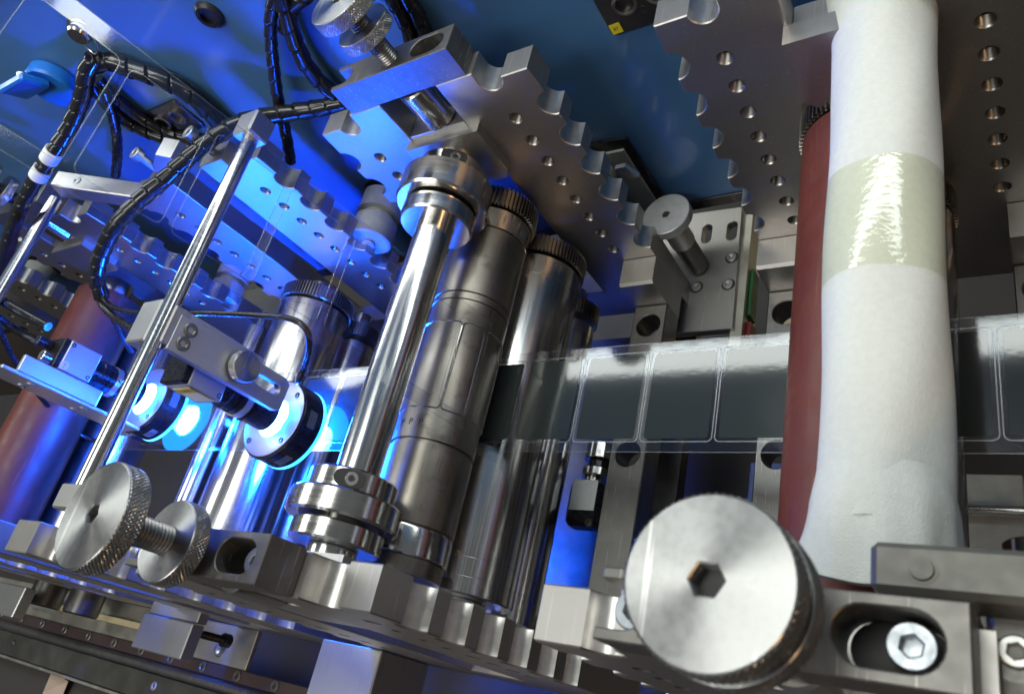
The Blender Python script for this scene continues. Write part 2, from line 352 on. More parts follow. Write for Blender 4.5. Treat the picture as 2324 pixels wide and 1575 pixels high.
# ------------------------------------------------------------------ bearing plates of the stations
XS = {'A': 0, 'B': 277, 'C': -269, 'D': -545, 'E': -824}
def plate_loop():
    right = [(26, 156), (57, 156), (57, 148)]+circ(65.7, 147, 8.8, 12, 180, 360)+[(95, 147)]
    for i in range(6): right += circ(96, 115-31.75*i, 10, 12, 90, 270)
    right += [(95, -118), (95, -150)]
    left = [(-x, z) for x, z in right][::-1]
    return right+left+[(-26, -108), (26, -108)][0:0]+[(-26, 156), (-26, -108), (26, -108)]
def hole_row(): return [111-22.77*i for i in range(8)]
def plate_data(name):
    lp = plate_loop(); holes = [circ(s*64.5, z, 4.5, 20) for s in (-1, 1) for z in hole_row()]
    me = MB().mesh(sheet([lp]+holes, 22, .7, 2), M_xz(0)).data(name, 'milled', 30); me.materials.append(MATS['bore'])
    for f in me.polygons:
        n_ = f.normal; c_ = f.center
        if abs(n_.y) < .2 and (abs(abs(c_.x)-.0955) > .0007 or abs(n_.x) < .9) and abs(c_.x) > .0575 and abs(n_.z) < .999: f.material_index = 1
    return me
PLATE = plate_data('side_plate')
def bearing_plate(x, y0, label, n=8, lower=True):
    t = thing('bearing_plate', label, 'machine plate', (x, y0, 0), 'notched bearing plates of the stations')
    obj('side_plate', PLATE, t, (0, 11, 0))
    for s in (-1, 1):
        for z in hole_row(): obj('threaded_hole', THREAD, t, (s*64.5, 0, z))
    for z in (-76, -90, -103): obj('drilled_hole', SMALLHOLE, t, (95, 11, z), (0, 0, math.pi))
    return t
names = {'A': 'station with the engraved die roller', 'B': 'station with the foam wrapped roller', 'C': 'station under the two cameras', 'D': 'station of the left red roller', 'E': 'last station at the left edge'}
for k in 'ABCDE':
    bearing_plate(XS[k], 370, 'notched steel plate with threaded holes, far side, %s' % names[k])
for k in 'ABCD':
    bearing_plate(XS[k], 30.5, 'notched steel plate with round bores, operator side, %s' % names[k])

# ------------------------------------------------------------------ clamp bars, thumb screws, pressure pins and blocks
def obl(x0, x1, y, r): return circ(x1-r, y, r, 12, -90, 90)+circ(x0+r, y, r, 12, 90, 270)
def clamp_bar(x, yc, label):
    t = thing('clamp_bar', label, 'clamp bar', (x, yc, 156), 'clamp bars on top of the plates')
    out = [(53, -11.6), (53, 11.6), (-53, 11.6), (-53, 7.8)]+circ(-44, 0, 7.8, 14, 90, -90)+[(-53, -7.8), (-53, -11.6)]
    b = MB(); b.mesh(sheet([out, obl(19, 47, 0, 8.2), circ(0, 0, 7.0, 24)], 24, .5, 2), M_xy(12.1)); b.build('bar', 'clamp_steel', t)
    MB().mesh(sheet([obl(20, 46.5, 0, 8.1)], 2, .1, 0), M_xy(1.2)).build('slot_floor', 'ink_and_shade', t)  # black floor paints the shade deep in the slot
    obj('socket_screw', HEAD, t, (38.2, 0, 17)); obj('socket_screw', HEAD, t, (-44, 0, 17)); return t
def thumb_screw(x, yc, r1, r2, ztop, z2, label):
    t = thing('thumb_screw', label, 'thumb screw', (x, yc, 150), 'knurled thumb screws')
    obj('threaded_rod', thread_rod(7.2, -2, ztop-11-150+.4), t)
    h = obj('knurled_head', thumb_head(r1, 11, 4.6), t, (0, 0, ztop-11-150)); MB().cyl(5.6, 1, 4.5, axis='z', seg=12).build('hex_socket', 'ink_and_shade', h)  # black plug paints the shade inside the hex recess
    obj('knurled_nut', thumb_head(r2, 9.5, 0), t, (0, 0, z2-9.5-150)); return t
for k, side, yc in (('A', 'operator side', 42), ('A', 'far side', 381.5), ('B', 'operator side', 42), ('D', 'far side', 381.5), ('C', 'operator side', 42)):
    if k == 'C': continue
    clamp_bar(XS[k], yc, 'steel clamp bar with slotted screw holes, %s, %s' % (side, names[k]))
    tag(MB().cyl(12.5, 121.5, 155.5, (XS[k]+3, yc-2, 0), 'z', 36, 1.2).build('pressure_pin', 'polished'), 'short polished pressure pin under the clamp bar, %s, %s' % (side, names[k]), 'pin', 'pressure pins')
    t = thing('bearing_block', 'flat steel bearing block below the pressure pin, %s, %s' % (side, names[k]), 'bearing block', (XS[k], yc, 66), 'bearing blocks')
    s = -1 if yc > 100 else 1
    b = MB(); b.prism([(-25.5, 0), (25.5, 0), (25.5, 55), (-25.5, 55)], 'y', -11, 11); b.prism([(-31, 8), (-24, 0), (30, 0), (36, 8), (36, 50), (-31, 50)], 'y', s*11.1, s*19); b.build('block', 'milled_bright', t)
thumb_screw(0, 42, 25, 20.5, 235, 196, 'large knurled thumb screw in front, left of the bearing rings')
thumb_screw(0, 381.5, 23, 19.5, 232, 210, 'knurled thumb screw standing at the top before the blue panel')
thumb_screw(277, 42, 22.6, 23.2, 227, 213, 'big shiny thumb screw nearest to the camera, below the foam roll')
thumb_screw(-545, 381.5, 22, 19, 222, 200, 'knurled thumb screw cut by the left edge of the photo')

# ------------------------------------------------------------------ rollers
def roller(name, label, x, z, cat='roller'): return thing(name, label, cat, (x, 0, z))
# pressure roller above the die
t = roller('pressure_roller', 'slim chrome pressure roller with bearing rings at both ends', 0, 92)
MB().lathe([(12.6, 60), (13.4, 61), (13.4, 352), (12.5, 353)], axis='y', seg=64).build('shaft', 'chrome', t)
def ring(b, r, y0, y1, ch=1.4): return b.lathe([(13.6, y0), (r-ch, y0), (r, y0+ch), (r, y1-ch), (r-ch, y1), (13.6, y1)], axis='y', seg=72, cap=False)
for y0, y1, r, nm in ((318, 341, 34.4, 'bearing_ring'), (302, 316, 26.8, 'collar'), (342, 355, 26, 'clamp_collar'), (83, 98, 34.6, 'bearing_ring'), (69, 81.5, 28, 'collar'), (98.5, 112, 27.4, 'clamp_collar')):
    ring(MB(), r, y0, y1).build(nm, 'polished', t)
for y, r in ((348.5, 26), (105, 27.4)):
    a = math.radians(52); b = MB().mesh(sheet([obl(-11, 8, 0, 5.2)], .7, .05, 0), frame((r*math.cos(a), y, r*math.sin(a)), (-math.sin(a), 0, math.cos(a)), (0, 1, 0)))
    b.build('screw_pocket', 'ink_and_shade', t)  # flat black patch, shade of the pocket painted on the collar
    o = obj('socket_screw', HEAD_W, t, ((r+.8)*math.cos(a-.1), y, (r+.8)*math.sin(a-.1))); o.scale = (.75, .75, .5); o.rotation_euler = (0, math.pi/2-a, 0)
MB().cyl(16.5, 355, 366, seg=40).build('journal', 'polished', t); MB().cyl(15, 53, 69, seg=40).build('journal', 'polished', t)

# engraved rotary die
t = roller('die_roller', 'dull grey die roller with engraved cutting lines and a toothed end', -1, 29.6)
R = 29.6
MB().lathe([(R-1, 98), (R, 99), (R, 151.6), (R-1.6, 152.2), (R-1.6, 154), (R, 154.6), (R, 174), (R+.15, 174.2), (R+.15, 246.5), (R, 247), (R, 262), (R-1.0, 262.4), (R-1.0, 263.2), (R, 263.6), (R, 268), (R-1.2, 268.5), (R-1.2, 269.6), (R, 270.1), (R, 328), (R-.8, 329)], axis='y', seg=96).build('body', 'die_steel', t)
MB().lathe([(R-3, 79), (R-.6, 79), (R+.1, 80), (R+.1, 96), (R-.5, 97.6)], axis='y', seg=72).build('bearer', 'polished', t)
MB().lathe([(R-6, 68), (R-1.8, 68.5), (R-1.5, 70), (R-1.5, 78.6), (R-3, 79)], axis='y', seg=64).build('end_flange', 'die_steel', t)
MB().lathe([(R-1, 329.4), (R, 330), (R, 346.5), (R-1, 347)], axis='y', seg=72).build('bearer', 'polished', t)
gear(MB(), 32.5, 60, 349, 366).build('gear', 'gear_steel', t, 25)
def rule(b, pts, h=.8, w=1.3):
    """raised cutting rule along (angle, y) points on the die surface"""
    vs = []; n = len(pts)
    for i, (a, y) in enumerate(pts):
        a2, y2 = pts[(i+1) % n] if i < n-1 else pts[i]; a1, y1 = pts[i-1] if i else pts[i]
        du, dv = (a2-a1)*R, y2-y1; L = math.hypot(du, dv) or 1; nu, nv = -dv/L*w/2, du/L*w/2
        for s, hh in ((-1, 0), (0, h), (1, 0)):
            aa = a+s*nu/R; rr = R+.16+hh; vs.append((rr*math.sin(aa), y+s*nv, rr*math.cos(aa)))
    b.add(vs, [(3*i+j, 3*i+j+1, 3*i+j+4, 3*i+j+3) for i in range(n-1) for j in (0, 1)]); return b
cav = MB()
for c0 in (-52, 36, 124, 212):
    lo, hi = math.radians(c0+1.2), math.radians(c0+88-1.2); q = 2.6; pts = []
    for (ca, cy, a0) in ((hi-q/R, 244-q, 0), (lo+q/R, 244-q, 90), (lo+q/R, 176.5+q, 180), (hi-q/R, 176.5+q, 270)):
        for k in range(6): an = math.radians(a0+90*k/5); pts.append((ca+q/R*math.cos(an), cy+q*math.sin(an)))
    # subdivide long straight runs so that they follow the curvature
    dense = []
    for p0, p1 in zip(pts, pts[1:]+pts[:1]):
        m_ = max(1, int(abs(p1[0]-p0[0])*R/3)); dense += [(p0[0]+(p1[0]-p0[0])*j/m_, p0[1]+(p1[1]-p0[1])*j/m_) for j in range(m_)]
    b = MB(); rule(b, dense+[dense[0]]); b.build('cutting_rule', 'polished', t)
for k in range(3):      # engraved marks between the rule and the groove
    a = math.radians(-14+15*k); rr = R+.08
    text('P', 6.5, 'ink_and_shade', t, frame((rr*math.sin(a), 166-1.5*k*0, rr*math.cos(a)), (math.cos(a), 0, -math.sin(a)), (0, -1, 0)) if False else frame((rr*math.sin(a), 165, rr*math.cos(a)), (math.cos(a), 0, -math.sin(a)), (0, 1, 0)), 'engraving', .12)
a = math.radians(-2); text('57T', 7.5, 'ink_and_shade', t, frame(((R+.05)*math.sin(a), 114, (R+.05)*math.cos(a)), (math.cos(a), 0, -math.sin(a)), (0, 1, 0)), 'engraving', .1)

def plain_roller(name, label, x, z, r, y0, y1, m, gy=None, gn=72, near=None, gr=2.2, lines=(), jr=None):
    t = roller(name, label, x, z)
    prof = [(r-1.2, y0), (r, y0+1)]
    for ly in lines: prof += [(r, ly-.5), (r-.5, ly-.3), (r-.5, ly+.3), (r, ly+.5)]
    MB().lathe(prof+[(r, y1-1), (r-1.2, y1)], axis='y', seg=96).build('body', m, t)
    if gy: gear(MB(), r+gr, gn, gy, gy+15).build('gear', 'gear_steel', t, 25)
    MB().cyl(jr or r*.5, 34, y0, seg=40).build('journal', 'polished', t); MB().cyl(jr or r*.5, y1, 369, seg=40).build('journal', 'polished', t); return t
plain_roller('anvil_roller', 'thick polished anvil roller below the film beside the die roller', 0, -39, 38.2, 70, 345, 'chrome', 348, 76, lines=(82, 95, 326))
plain_roller('support_roller', 'thin steel roller under the polished anvil roller of the die station', 0, -102, 24, 66, 330, 'chrome', 336, 50, lines=(88, 99, 318))
plain_roller('anvil_roller', 'polished roller with gear right of the camera bracket', -277, -37, 36.6, 70, 338, 'chrome', 341, 74, lines=(330,))
plain_roller('support_roller', 'thin roller with small gear under the polished roller by the cameras', -272, -98, 24, 66, 330, 'chrome', 336, 50)
plain_roller('red_roller', 'brick red rubber roller behind the left camera', -566, 37, 36.8, 68, 346, 'red_rubber', None)
plain_roller('red_roller', 'brick red rubber roller half hidden by the white foam', 277, 37, 36.6, 72, 350, 'red_rubber', 352, 72)
plain_roller('anvil_roller', 'dark polished roller with gear, right of the foam roll', 277, -38.6, 38, 70, 342, 'chrome', 345, 76)
plain_roller('anvil_roller', 'polished roller below the web behind the left red roller', -560, -39, 37, 70, 342, 'chrome', 345, 74)

# ------------------------------------------------------------------ foam wrapped pressure roller
random.seed(8)
fm = thing('foam_roll', 'white foam sheet wrapped round the upper roller at right, taped', 'foam wrap', (297, 0, 105))
b = MB(); prof = [(24.4, y) for y in np.linspace(92, 404, 70)]
def foam_r(r, y, a):
    lump = .5*math.sin(3*a+y*.02)+.35*math.sin(5*a-y*.05)+.4*math.sin(y*.043+a)
    flare = .2*max(0, (112-y)/20) + 1.2*max(0, (y-330)/70)
    return r+lump+flare+7*max(0, (y-352)/50)*max(0, -math.sin(a))**2
b.lathe(prof, axis='y', seg=80, cap=False, fn=foam_r); b.lathe([(20, 92), (20, 404)], axis='y', seg=40); b.build('foam_sheet', 'foam', fm, 60)
b = MB(); b.lathe([(24.75, y) for y in np.linspace(198, 257, 24)], axis='y', seg=80, cap=False, fn=foam_r); b.build('clear_tape', 'clear_tape', fm, 60)
# loose foam end drooping over the near end
b = MB(); n, mm = 34, 14; vs = []
for i in range(n):
    ad = -118+218*i/(n-1); a = math.radians(ad); F = min(1, max(0, (25-ad)/140)); F = F*F*(3-2*F)
    for j in range(mm):
        s = j/(mm-1); y = 114-(46-16*F*F)*s; rr = 24.0+1.9*min(1, s*3.5)+(.4+8*F)*s**2.4+(1.3*math.sin(i*.55+3*s)+.8*math.sin(i*1.3+2))*s; vs.append((rr*math.sin(a), y, rr*math.cos(a)-3*s*s))
for i in range(n):
    for j in range(mm): q = vs[i*mm+j]; vs.append((q[0]*.94, q[1]-.5, q[2]-2.2))
N_ = n*mm
fs = [(i*mm+j, i*mm+j+1, (i+1)*mm+j+1, (i+1)*mm+j) for i in range(n-1) for j in range(mm-1)]
fs += [tuple(N_+k for k in f[::-1]) for f in fs]
edge = [i*mm+mm-1 for i in range(n)]; fs += [(edge[i], edge[i+1], N_+edge[i+1], N_+edge[i]) for i in range(n-1)]
for e_ in ([j for j in range(mm)], [(n-1)*mm+j for j in range(mm)]): fs += [(e_[i], e_[i+1], N_+e_[i+1], N_+e_[i]) for i in range(mm-1)]
b.add(vs, fs); b.build('loose_end', 'foam', fm, 60)

# ------------------------------------------------------------------ web with labels
def film_mesh(x0, x1, y0, y1, z, m, name, parent=None): return MB().box(x0, x1, y0, y1, z-.06, z+.06).build(name, m, parent)
web = thing('label_web', 'clear carrier film with black rectangular labels running through the rollers', 'film web', (0, 0, 0))
film_mesh(-900, 480, 167.4, 246, 0, 'clear_film', 'carrier_film', web)
pitch, x0 = 48.72, 93.3
lab = MB().mesh(sheet([rrect(0, 42, 0, 60.4, 2.2)], .16, .02, 0), M_xy(0)).data('label', 'label_black')
bead = MB().mesh(sheet([rrect(-2.9, 44.9, -2.6, 63.0, 3.6), rrect(-2.1, 44.1, -1.8, 62.2, 3.0)], .22, .05, 0), M_xy(0)).data('cut_line', 'film_bead')
for i in range(-6, 7):
    x = x0+i*pitch
    if i < -1 and i < -9 and False: continue
    obj('label', lab, web, (x, 176.7, .16)); obj('cut_line', bead, web, (x, 176.7, .12))
for y in (167.6, 245.8): MB().box(-900, 480, y-.18, y+.18, .07, .2).build('film_edge', 'film_bead', web)
# waste ladder stripped upwards from the die
lad = thing('waste_ladder', 'clear waste film ladder with rounded windows rising from the die roller', 'waste film', (0, 0, 0))
p0, p1 = Vector((30.6, 0, 40)), Vector((-12, 0, 400)); L = (p1-p0).length; d = (p1-p0)/L
fr = frame((p0.x, 0, p0.z), (0, 1, 0), (d.x, d.y, d.z))
win = []; k = -17.0
while k < L-40:
    lo = max(k+2.9, 4); win.append(rrect(175.5, 239, lo, k+45.8, 3.6)); k += pitch
b = MB(); b.mesh(sheet([[(165.5, 0), (250, 0), (250, L), (165.5, L)]]+win, .16, .02, 0), fr); b.build('ladder_film', 'clear_film', lad)
for w_ in win:
    y_ = [q[1] for q in w_]; lo, hi = min(y_), max(y_)
    MB().mesh(sheet([rrect(175.1, 239.4, lo-.4, hi+.4, 4.0), rrect(175.5, 239, lo, hi, 3.6)], .3, .05, 0), fr).build('window_rim', 'film_bead', lad)
for y in (165.6, 249.9): MB().mesh(sheet([[(y-.16, 0), (y+.16, 0), (y+.16, L), (y-.16, L)]], .3, .05, 0), fr).build('film_edge', 'film_bead', lad)

# ------------------------------------------------------------------ tie beams, support blocks, lower machinery
def tie_beam(x0, x1, hx, label):
    t = thing('tie_beam', label, 'beam', ((x0+x1)/2, 200, -150), 'tie beams between the plates'); ox, oy, oz = (x0+x1)/2, 200, -150
    b = MB(); b.mesh(sheet([[(x0, 53.2), (x1, 53.2), (x1, 343.5), (x0, 343.5)], circ(hx, 207, 10.5, 32), circ(hx, 324, 10.5, 32)], 26, .8, 0), Matrix.Translation((-ox, -oy, -oz-113.2))); b.build('beam', 'worn_steel', t)
    b = MB(); b.prism([(343.8, -126), (369.5, -126), (369.5, -66), (346, -66), (343.8, -68.2)], 'x', x0, x1); bmesh.ops.translate(b.bm, vec=(-ox, -oy, -oz), verts=b.bm.verts); b.build('foot', 'milled', t)
    return t
tie_beam(66, 96, 81, 'grey tie beam with two round bores right of the die station, under the film')
tie_beam(181, 211, 196, 'grey tie beam with bores left of the foam station, under the film')
tie_beam(343, 373, 358, 'grey tie beam at the right edge under the film')
MB().box(-60, 100, 84, 350, -175, -160).build('under_plate', 'dark_steel')
bpy.data.objects['under_plate']['label'] = 'dark plate under the rollers beside the tie beam'; bpy.data.objects['under_plate']['category'] = 'plate'
t = thing('coupling_unit', 'small drive unit with white name plate and slotted shaft coupling under the film', 'drive unit', (41, 178, -143))
MB().box(-16, 16, -26, 11, 8, 28.5, 4).build('housing', 'black_anodised', t)
MB().box(-12, 11, -14, 11.5, 28.4, 29.1, .1).build('name_plate', 'white_label', t)
MB().cyl(8, 11, 17, (0, 0, 18), 'y', 32).build('shaft', 'polished', t)
b = MB(); b.cyl(13.5, 17, 24, (2, 0, 16), 'y', 40); b.cyl(13.5, 32, 46, (2, 0, 16), 'y', 40); b.build('coupling_hub', 'polished', t)
MB().cyl(9, 24, 32, (2, 0, 16), 'y', 32).build('coupling_insert', 'black_plastic', t)
obj('socket_screw', HEAD_D, t, (9, -24, 30))

# sensor bracket between the stations A and B on the far side
t = thing('sensor_bracket', 'flat grey mounting plate with four screws and two slots by the blue panel', 'mounting plate', (120, 400, -150))
def rel(p): return (p[0]-120, p[1]-400)
zs = -143
q = [P(*pt, z=zs) for pt in ((1573, 484), (1685, 469), (1663, 745), (1545, 765))]
out = [rel(q[0]), rel(q[1]), rel(q[2]), rel((q[3][0], q[3][1], 0))]
out[0] = (out[0][0]-30, out[0][1]+1.2); out[3] = (out[3][0]-26, out[2][1]); cx_, cy_ = 0, 0
sl = []
for u, v_ in ((1604, 531), (1661, 524)):
    s_ = rel(P(u, v_, z=zs)); sl.append(circ(s_[0], s_[1]+6, 4.6, 10, 0, 180)+circ(s_[0], s_[1]-6, 4.6, 10, 180, 360))
MB().mesh(sheet([out[::-1]]+sl, 9, .6, 1), M_xy(zs-4.5+150)).build('plate', 'milled', t)
for u, v_ in ((1589, 591), (1661, 585), (1581, 652), (1653, 646)):
    s_ = rel(P(u, v_, z=zs)); MB().lathe([(6.2, .06), (4.2, .06)], (s_[0], s_[1], zs+150), 'z', 24, cap=False).build('counterbore', 'dark_steel', t); obj('socket_screw', HEAD_B, t, (s_[0], s_[1], zs+150+2))
MB().box(q[1][0]-120-1, q[1][0]-120+9, -76, 66, -30, 2.3).build('side_flange', 'galvanised', t)
MB().box(q[1][0]-120+9.3, q[1][0]-120+12, -40, 8, -22, -6).build('green_tab', 'green_plastic', t)
MB().box(q[1][0]-120+9.3, q[1][0]-120+13, -62, -46, -24, -8).build('red_tab', 'red_plastic', t)
t = thing('adjusting_screw', 'knurled aluminium adjusting screw standing on the grey mounting plate', 'adjusting screw', (101, 409, -143))
h = obj('knurled_head', thumb_head(21.5, 9, 3.6, 'knob_alu'), t, (0, 0, 73)); MB().cyl(4.4, 1, 4, axis='z', seg=12).build('hex_socket', 'ink_and_shade', h); MB().cyl(11, 40, 73, axis='z', seg=36).build('collar', 'milled_bright', t); MB().cyl(10, 1, 40, axis='z', seg=32).build('stem', 'dark_steel', t)  # the hex recess again has its shade painted by a black plug

# support blocks in front of the plates
def sup_block(xa, xb, ya, yb, z, h, label):
    t = thing('support_block', label, 'support block', ((xa+xb)/2, (ya+yb)/2, z-h), 'support blocks in front'); ox, oy = (xa+xb)/2, (ya+yb)/2
    MB().box(xa-ox, xb-ox, ya-oy, yb-oy, 0, h, 1.0).build('block', 'milled_bright', t)
    return t
sup_block(-149, -83, -60, 29.8, -66, 62, 'broad steel block under the die station at the bottom edge')
sup_block(-404, -322, -12.5, 20, -66, 14, 'small flat grey block under the camera station, lower left')
sup_block(-403, -323, 20.8, 44, -70, 12, 'narrow grey block behind the small flat block, lower left')
sup_block(-770, -655, -15, 20, -66, 14, 'flat grey block at the lower left edge')
# machine front rail: strips along the machine
def strip(name, label, y0, y1, z0, z1, m, ch=.8, xa=-1100, xb=60):
    o = MB().box(xa, xb, y0, y1, z0, z1, ch).build(name, m); tag(o, label, 'rail'); return o
strip('ledge', 'pale sheet metal ledge behind the front rail', -9, 30, -156, -150, 'galvanised', xb=-330)
strip('screw_rail', 'dark flat rail with a row of small screws', -22, -9.4, -158, -150, 'bed_brown')
for i in range(14):
    o = obj('rail_screw', HEAD_W, bpy.data.objects['screw_rail'], (-860+58*i, -15.5, -148.6))
o = MB().lathe([(5.4, -1100), (5.4, 60)], (0, -28.2, -151), 'x', 24).build('round_rail', 'worn_steel'); tag(o, 'shiny rounded rail along the machine front', 'rail')
strip('front_channel', 'wide dark steel channel in front of the rounded rail', -62, -34.5, -160, -154, 'bed_dark')
for i, x in enumerate((-800, -470, -300)): obj('rail_screw', HEAD_B if i else HEAD_D, bpy.data.objects['front_channel'], (x, -46, -152.6))
strip('channel_lip', 'thin bright lip on the edge of the dark channel', -66, -62.5, -162, -152, 'galvanised', .5)
strip('void_sheet', 'dark sheet added for the unlit void below the channel at the bottom left corner', -400, -66.5, -210, -200, 'floor_mat')  # dark sheet in place of a void that is only in shade
b = MB(); b.add([(0, 0, 0), (40, 6, 3), (46, 40, 8), (6, 46, 12), (22, 20, 20)], [(0, 1, 4), (1, 2, 4), (2, 3, 4), (3, 0, 4), (0, 3, 2, 1)])
o = b.build('paper_scrap', 'paper', None, 5); o.location = Vector((-745, -112, -198))*S; tag(o, 'crumpled pale paper scrap in the lower left corner', 'paper scrap')

# ------------------------------------------------------------------ camera rods, cameras, ring lights
def rod(x, z, ya, yb, label):
    t = thing('mounting_rod', label, 'rod', (x, ya, z), 'camera mounting rods')
    MB().lathe([(5.4, 0), (6.2, .8), (6.2, yb-ya-.8), (5.4, yb-ya)], axis='y', seg=40).build('shaft', 'polished', t); return t
r1 = rod(-158, 166, 66, 378, 'shiny steel rod carrying the front camera bracket')
MB().box(-11, 11, 300, 322, -9, 11, 1.5).build('end_block', 'milled_bright', r1)
MB().box(-10, 16, -8, 8, -22, 9, 1).build('foot_clamp', 'milled_bright', r1)
r2 = rod(-470, 172, 150, 374, 'shiny steel rod carrying the left camera')
t = thing('rod_holder', 'flat aluminium arm with hex screw holding the left rod', 'holder arm', (-430, 380, 186))
A0, A1 = P(150, 415, y=378), P(325, 440, y=378)
b = MB(); ux = Vector(A1)-Vector(A0); LL = ux.length; fm_ = frame((A0[0]+430, A0[1]-380, A0[2]-186), ux, (0, 1, 0))
mb = MB().box(-10, LL, -9, 9, -14, 6, 1.0); me = bpy.data.meshes.new('t'); mb.bm.to_mesh(me); b.mesh(me, fm_); b.build('arm', 'milled_bright', t)
o = obj('socket_screw', HEAD_S, t); o.matrix_local = Matrix.Scale(1, 4) @ Matrix.Translation(Vector((A0[0]+430, A0[1]-380, A0[2]-186))*S) @ fm_.to_3x3().to_4x4() @ Matrix.Translation(Vector((16, 0, 6.8))*S)

def ring_light(x, y, zt, R, label, rot=0):
    t = thing('ring_light', label, 'ring light', (x, y, zt-26), 'blue ring lights')
    MB().lathe([(17.6, 4), (R-1.5, 3.5), (R, 4.5), (R, 24), (R-.4, 24.4), (17.6, 24.4)], axis='z', seg=72, cap=False).build('housing', 'black_anodised', t)
    b = MB(); b.lathe([(17.2, 24.6), (R-2.5, 24.6), (R-1.8, 25.1), (R-1.8, 25.7), (R-2.4, 26), (17.2, 26), (16.8, 25.6), (16.8, 25)], axis='z', seg=72, cap=False); b.build('top_plate', 'alu_satin', t)
    for k in range(4):
        a = math.radians(45+90*k+rot); obj('cover_screw', HEAD_D, t, (28.3*math.cos(a), 28.3*math.sin(a), 26.9)).scale = (.75, .75, .6)
    MB().lathe([(16.6, 3.2), (16.6, 24.6)], axis='z', seg=48, cap=False).build('glowing_bore', 'led_white', t)
    MB().lathe([(17, 3.1), (R+.4, 1.6), (R+.4, 3.2), (R-1, 3.4)], axis='z', seg=72, cap=False).build('diffuser', 'led_blue', t)
    for a0, w, z0, z1, nm in ((4, 12, 11, 19, 'type_label'), (-66, 12, 9, 16, 'serial_label')):
        b = MB(); vs = []
        for i in range(9):
            a = math.radians(a0-w+2*w*i/8)
            for z in (z0, z1): vs.append(((R+.12)*math.cos(a), (R+.12)*math.sin(a), z))
        b.add(vs, [(2*i, 2*i+2, 2*i+3, 2*i+1) for i in range(8)]); b.build(nm, 'dim_label', t)
        for row in range(3):
            am = math.radians(a0); 
            text('II IIII III'[row:], 1.9, 'ink_and_shade', t, frame(((R+.2)*math.cos(am), (R+.2)*math.sin(am), z1-2.6-2.8*row), (-math.sin(am), math.cos(am), 0), (0, 0, 1)), 'print', .02)
    MB().cyl(3.4, R-2, R+10, (0, 0, 14), 'y', 20).build('cable_boot', 'cable_black', t)
    for nm, dz, e, sp in (('ring_lamp', 1.0, 15, 175), ('bore_lamp', 40, 8, 170)):
        l = bpy.data.lights.new(nm, 'POINT'); l.energy = e; l.color = BLUE; l.shadow_soft_size = .02
        o = bpy.data.objects.new(nm, l); COL.objects.link(o); o.parent = t; o.location = (0, 0, dz*S if dz > 5 else -.5*S)
    return t
def lens_cam(x, y, z0, label, ymark):
    """machine vision camera looking down; z0 = lens tip height"""
    t = thing('vision_camera', label, 'camera', (x, y, z0), 'machine vision cameras')
    b = MB(); b.lathe([(12, 0), (14.2, .6), (14.2, 22), (13, 22.4), (13, 26)], axis='z', seg=56); b.build('lens_barrel', 'black_anodised', t)
    MB().lathe([(13, 26.1), (14.8, 26.2), (14.8, 31.5), (13, 31.6)], axis='z', seg=56).build('lock_ring', 'alu_satin', t)
    b = MB(); b.lathe([(12.6, 31.7), (14, 32), (14, 37), (13, 37.3), (13, 38.5), (14, 38.8), (14, 45), (13, 45.5), (13, 54)], axis='z', seg=56); b.build('focus_ring', 'black_anodised', t)
    MB().cyl(1.6, 14.4, 19, (0, 0, 29), 'x', 16).build('lock_screw', 'zinc', t)
    MB().box(-14.5, 14.5, -14.5, 14.5, 54, 84, .8).build('camera_body', 'alu_satin', t)
    MB().box(-14.2, 14.2, -14.2, 14.2, 84, 90, .8).build('rear_cap', 'black_anodised', t)
    for yy, zz in ((10.5, 81), (-10.5, 57)): o = obj('cover_screw', HEAD_D, t, (14.9, yy, zz)); o.rotation_euler = (0, math.pi/2, 0); o.scale = (.6, .6, .4)
    return t
# front camera
CX, CY = -175, 181
ring_light(CX, CY, 38, 35.5, 'blue ring light with glowing bore right of centre, on the front camera', 0)
t = lens_cam(CX, CY, 44, 'front vision camera behind the grey slotted bracket', 1)
MB().box(-10, 12, -15.2, -14.7, 58, 80, .1).build('type_label', 'white_label', t); MB().box(-10, 12, -15.5, -15.15, 73, 80, .05).build('yellow_band', 'yellow_label', t)
text('T1-2M60S', 3.4, 'ink_and_shade', t, frame((1, -15.55, 76.5), (0, 0, -1), (1, 0, 0)) if False else frame((1, -15.6, 76.5), (1, 0, 0), (0, 0, 1)), 'print', .02)
t = thing('camera_bracket', 'grey slotted bracket with knurled knob and two screws clamped on the rod', 'bracket', (-150, 194, 100))
lp = [(178.5-194, 160-100), (206.5-194, 160-100), (206.5-194, 57-100), (203-194, 52-100), (181-194, 52-100), (178.5-194, 57-100)]
sl = circ(0, -12, 4.6, 10, 0, 180)+circ(0, -36, 4.6, 10, 180, 360)
MB().mesh(sheet([lp, sl], 7, .6, 2), M_yz(-3.5)).build('slotted_plate', 'alu_satin', t)
MB().box(-13, -7.2, 8, 20, -22, 62, .8).build('back_rib', 'alu_satin', t)
for yy, zz in ((206-194-7, 49), (-6.5, 50)): o = obj('socket_screw', HEAD_W, t, (1.6, yy, zz)); o.rotation_euler = (0, math.pi/2, 0)
kd = thumb_head(12.3, 8, 0); o = obj('knurled_knob', kd, t, (2, 0, 1)); o.rotation_euler = (0, math.pi/2, 0)
MB().cyl(5, -6, 2.5, (0, 0, 1), 'x', 24).build('knob_stem', 'polished', t)
b = MB(); b.box(-34, -9, -15, 19, 56, 73, 1.2); b.box(-9.2, -.4, -13, 17, 52, 66, 1.0); b.build('rod_clamp', 'milled_bright', t)
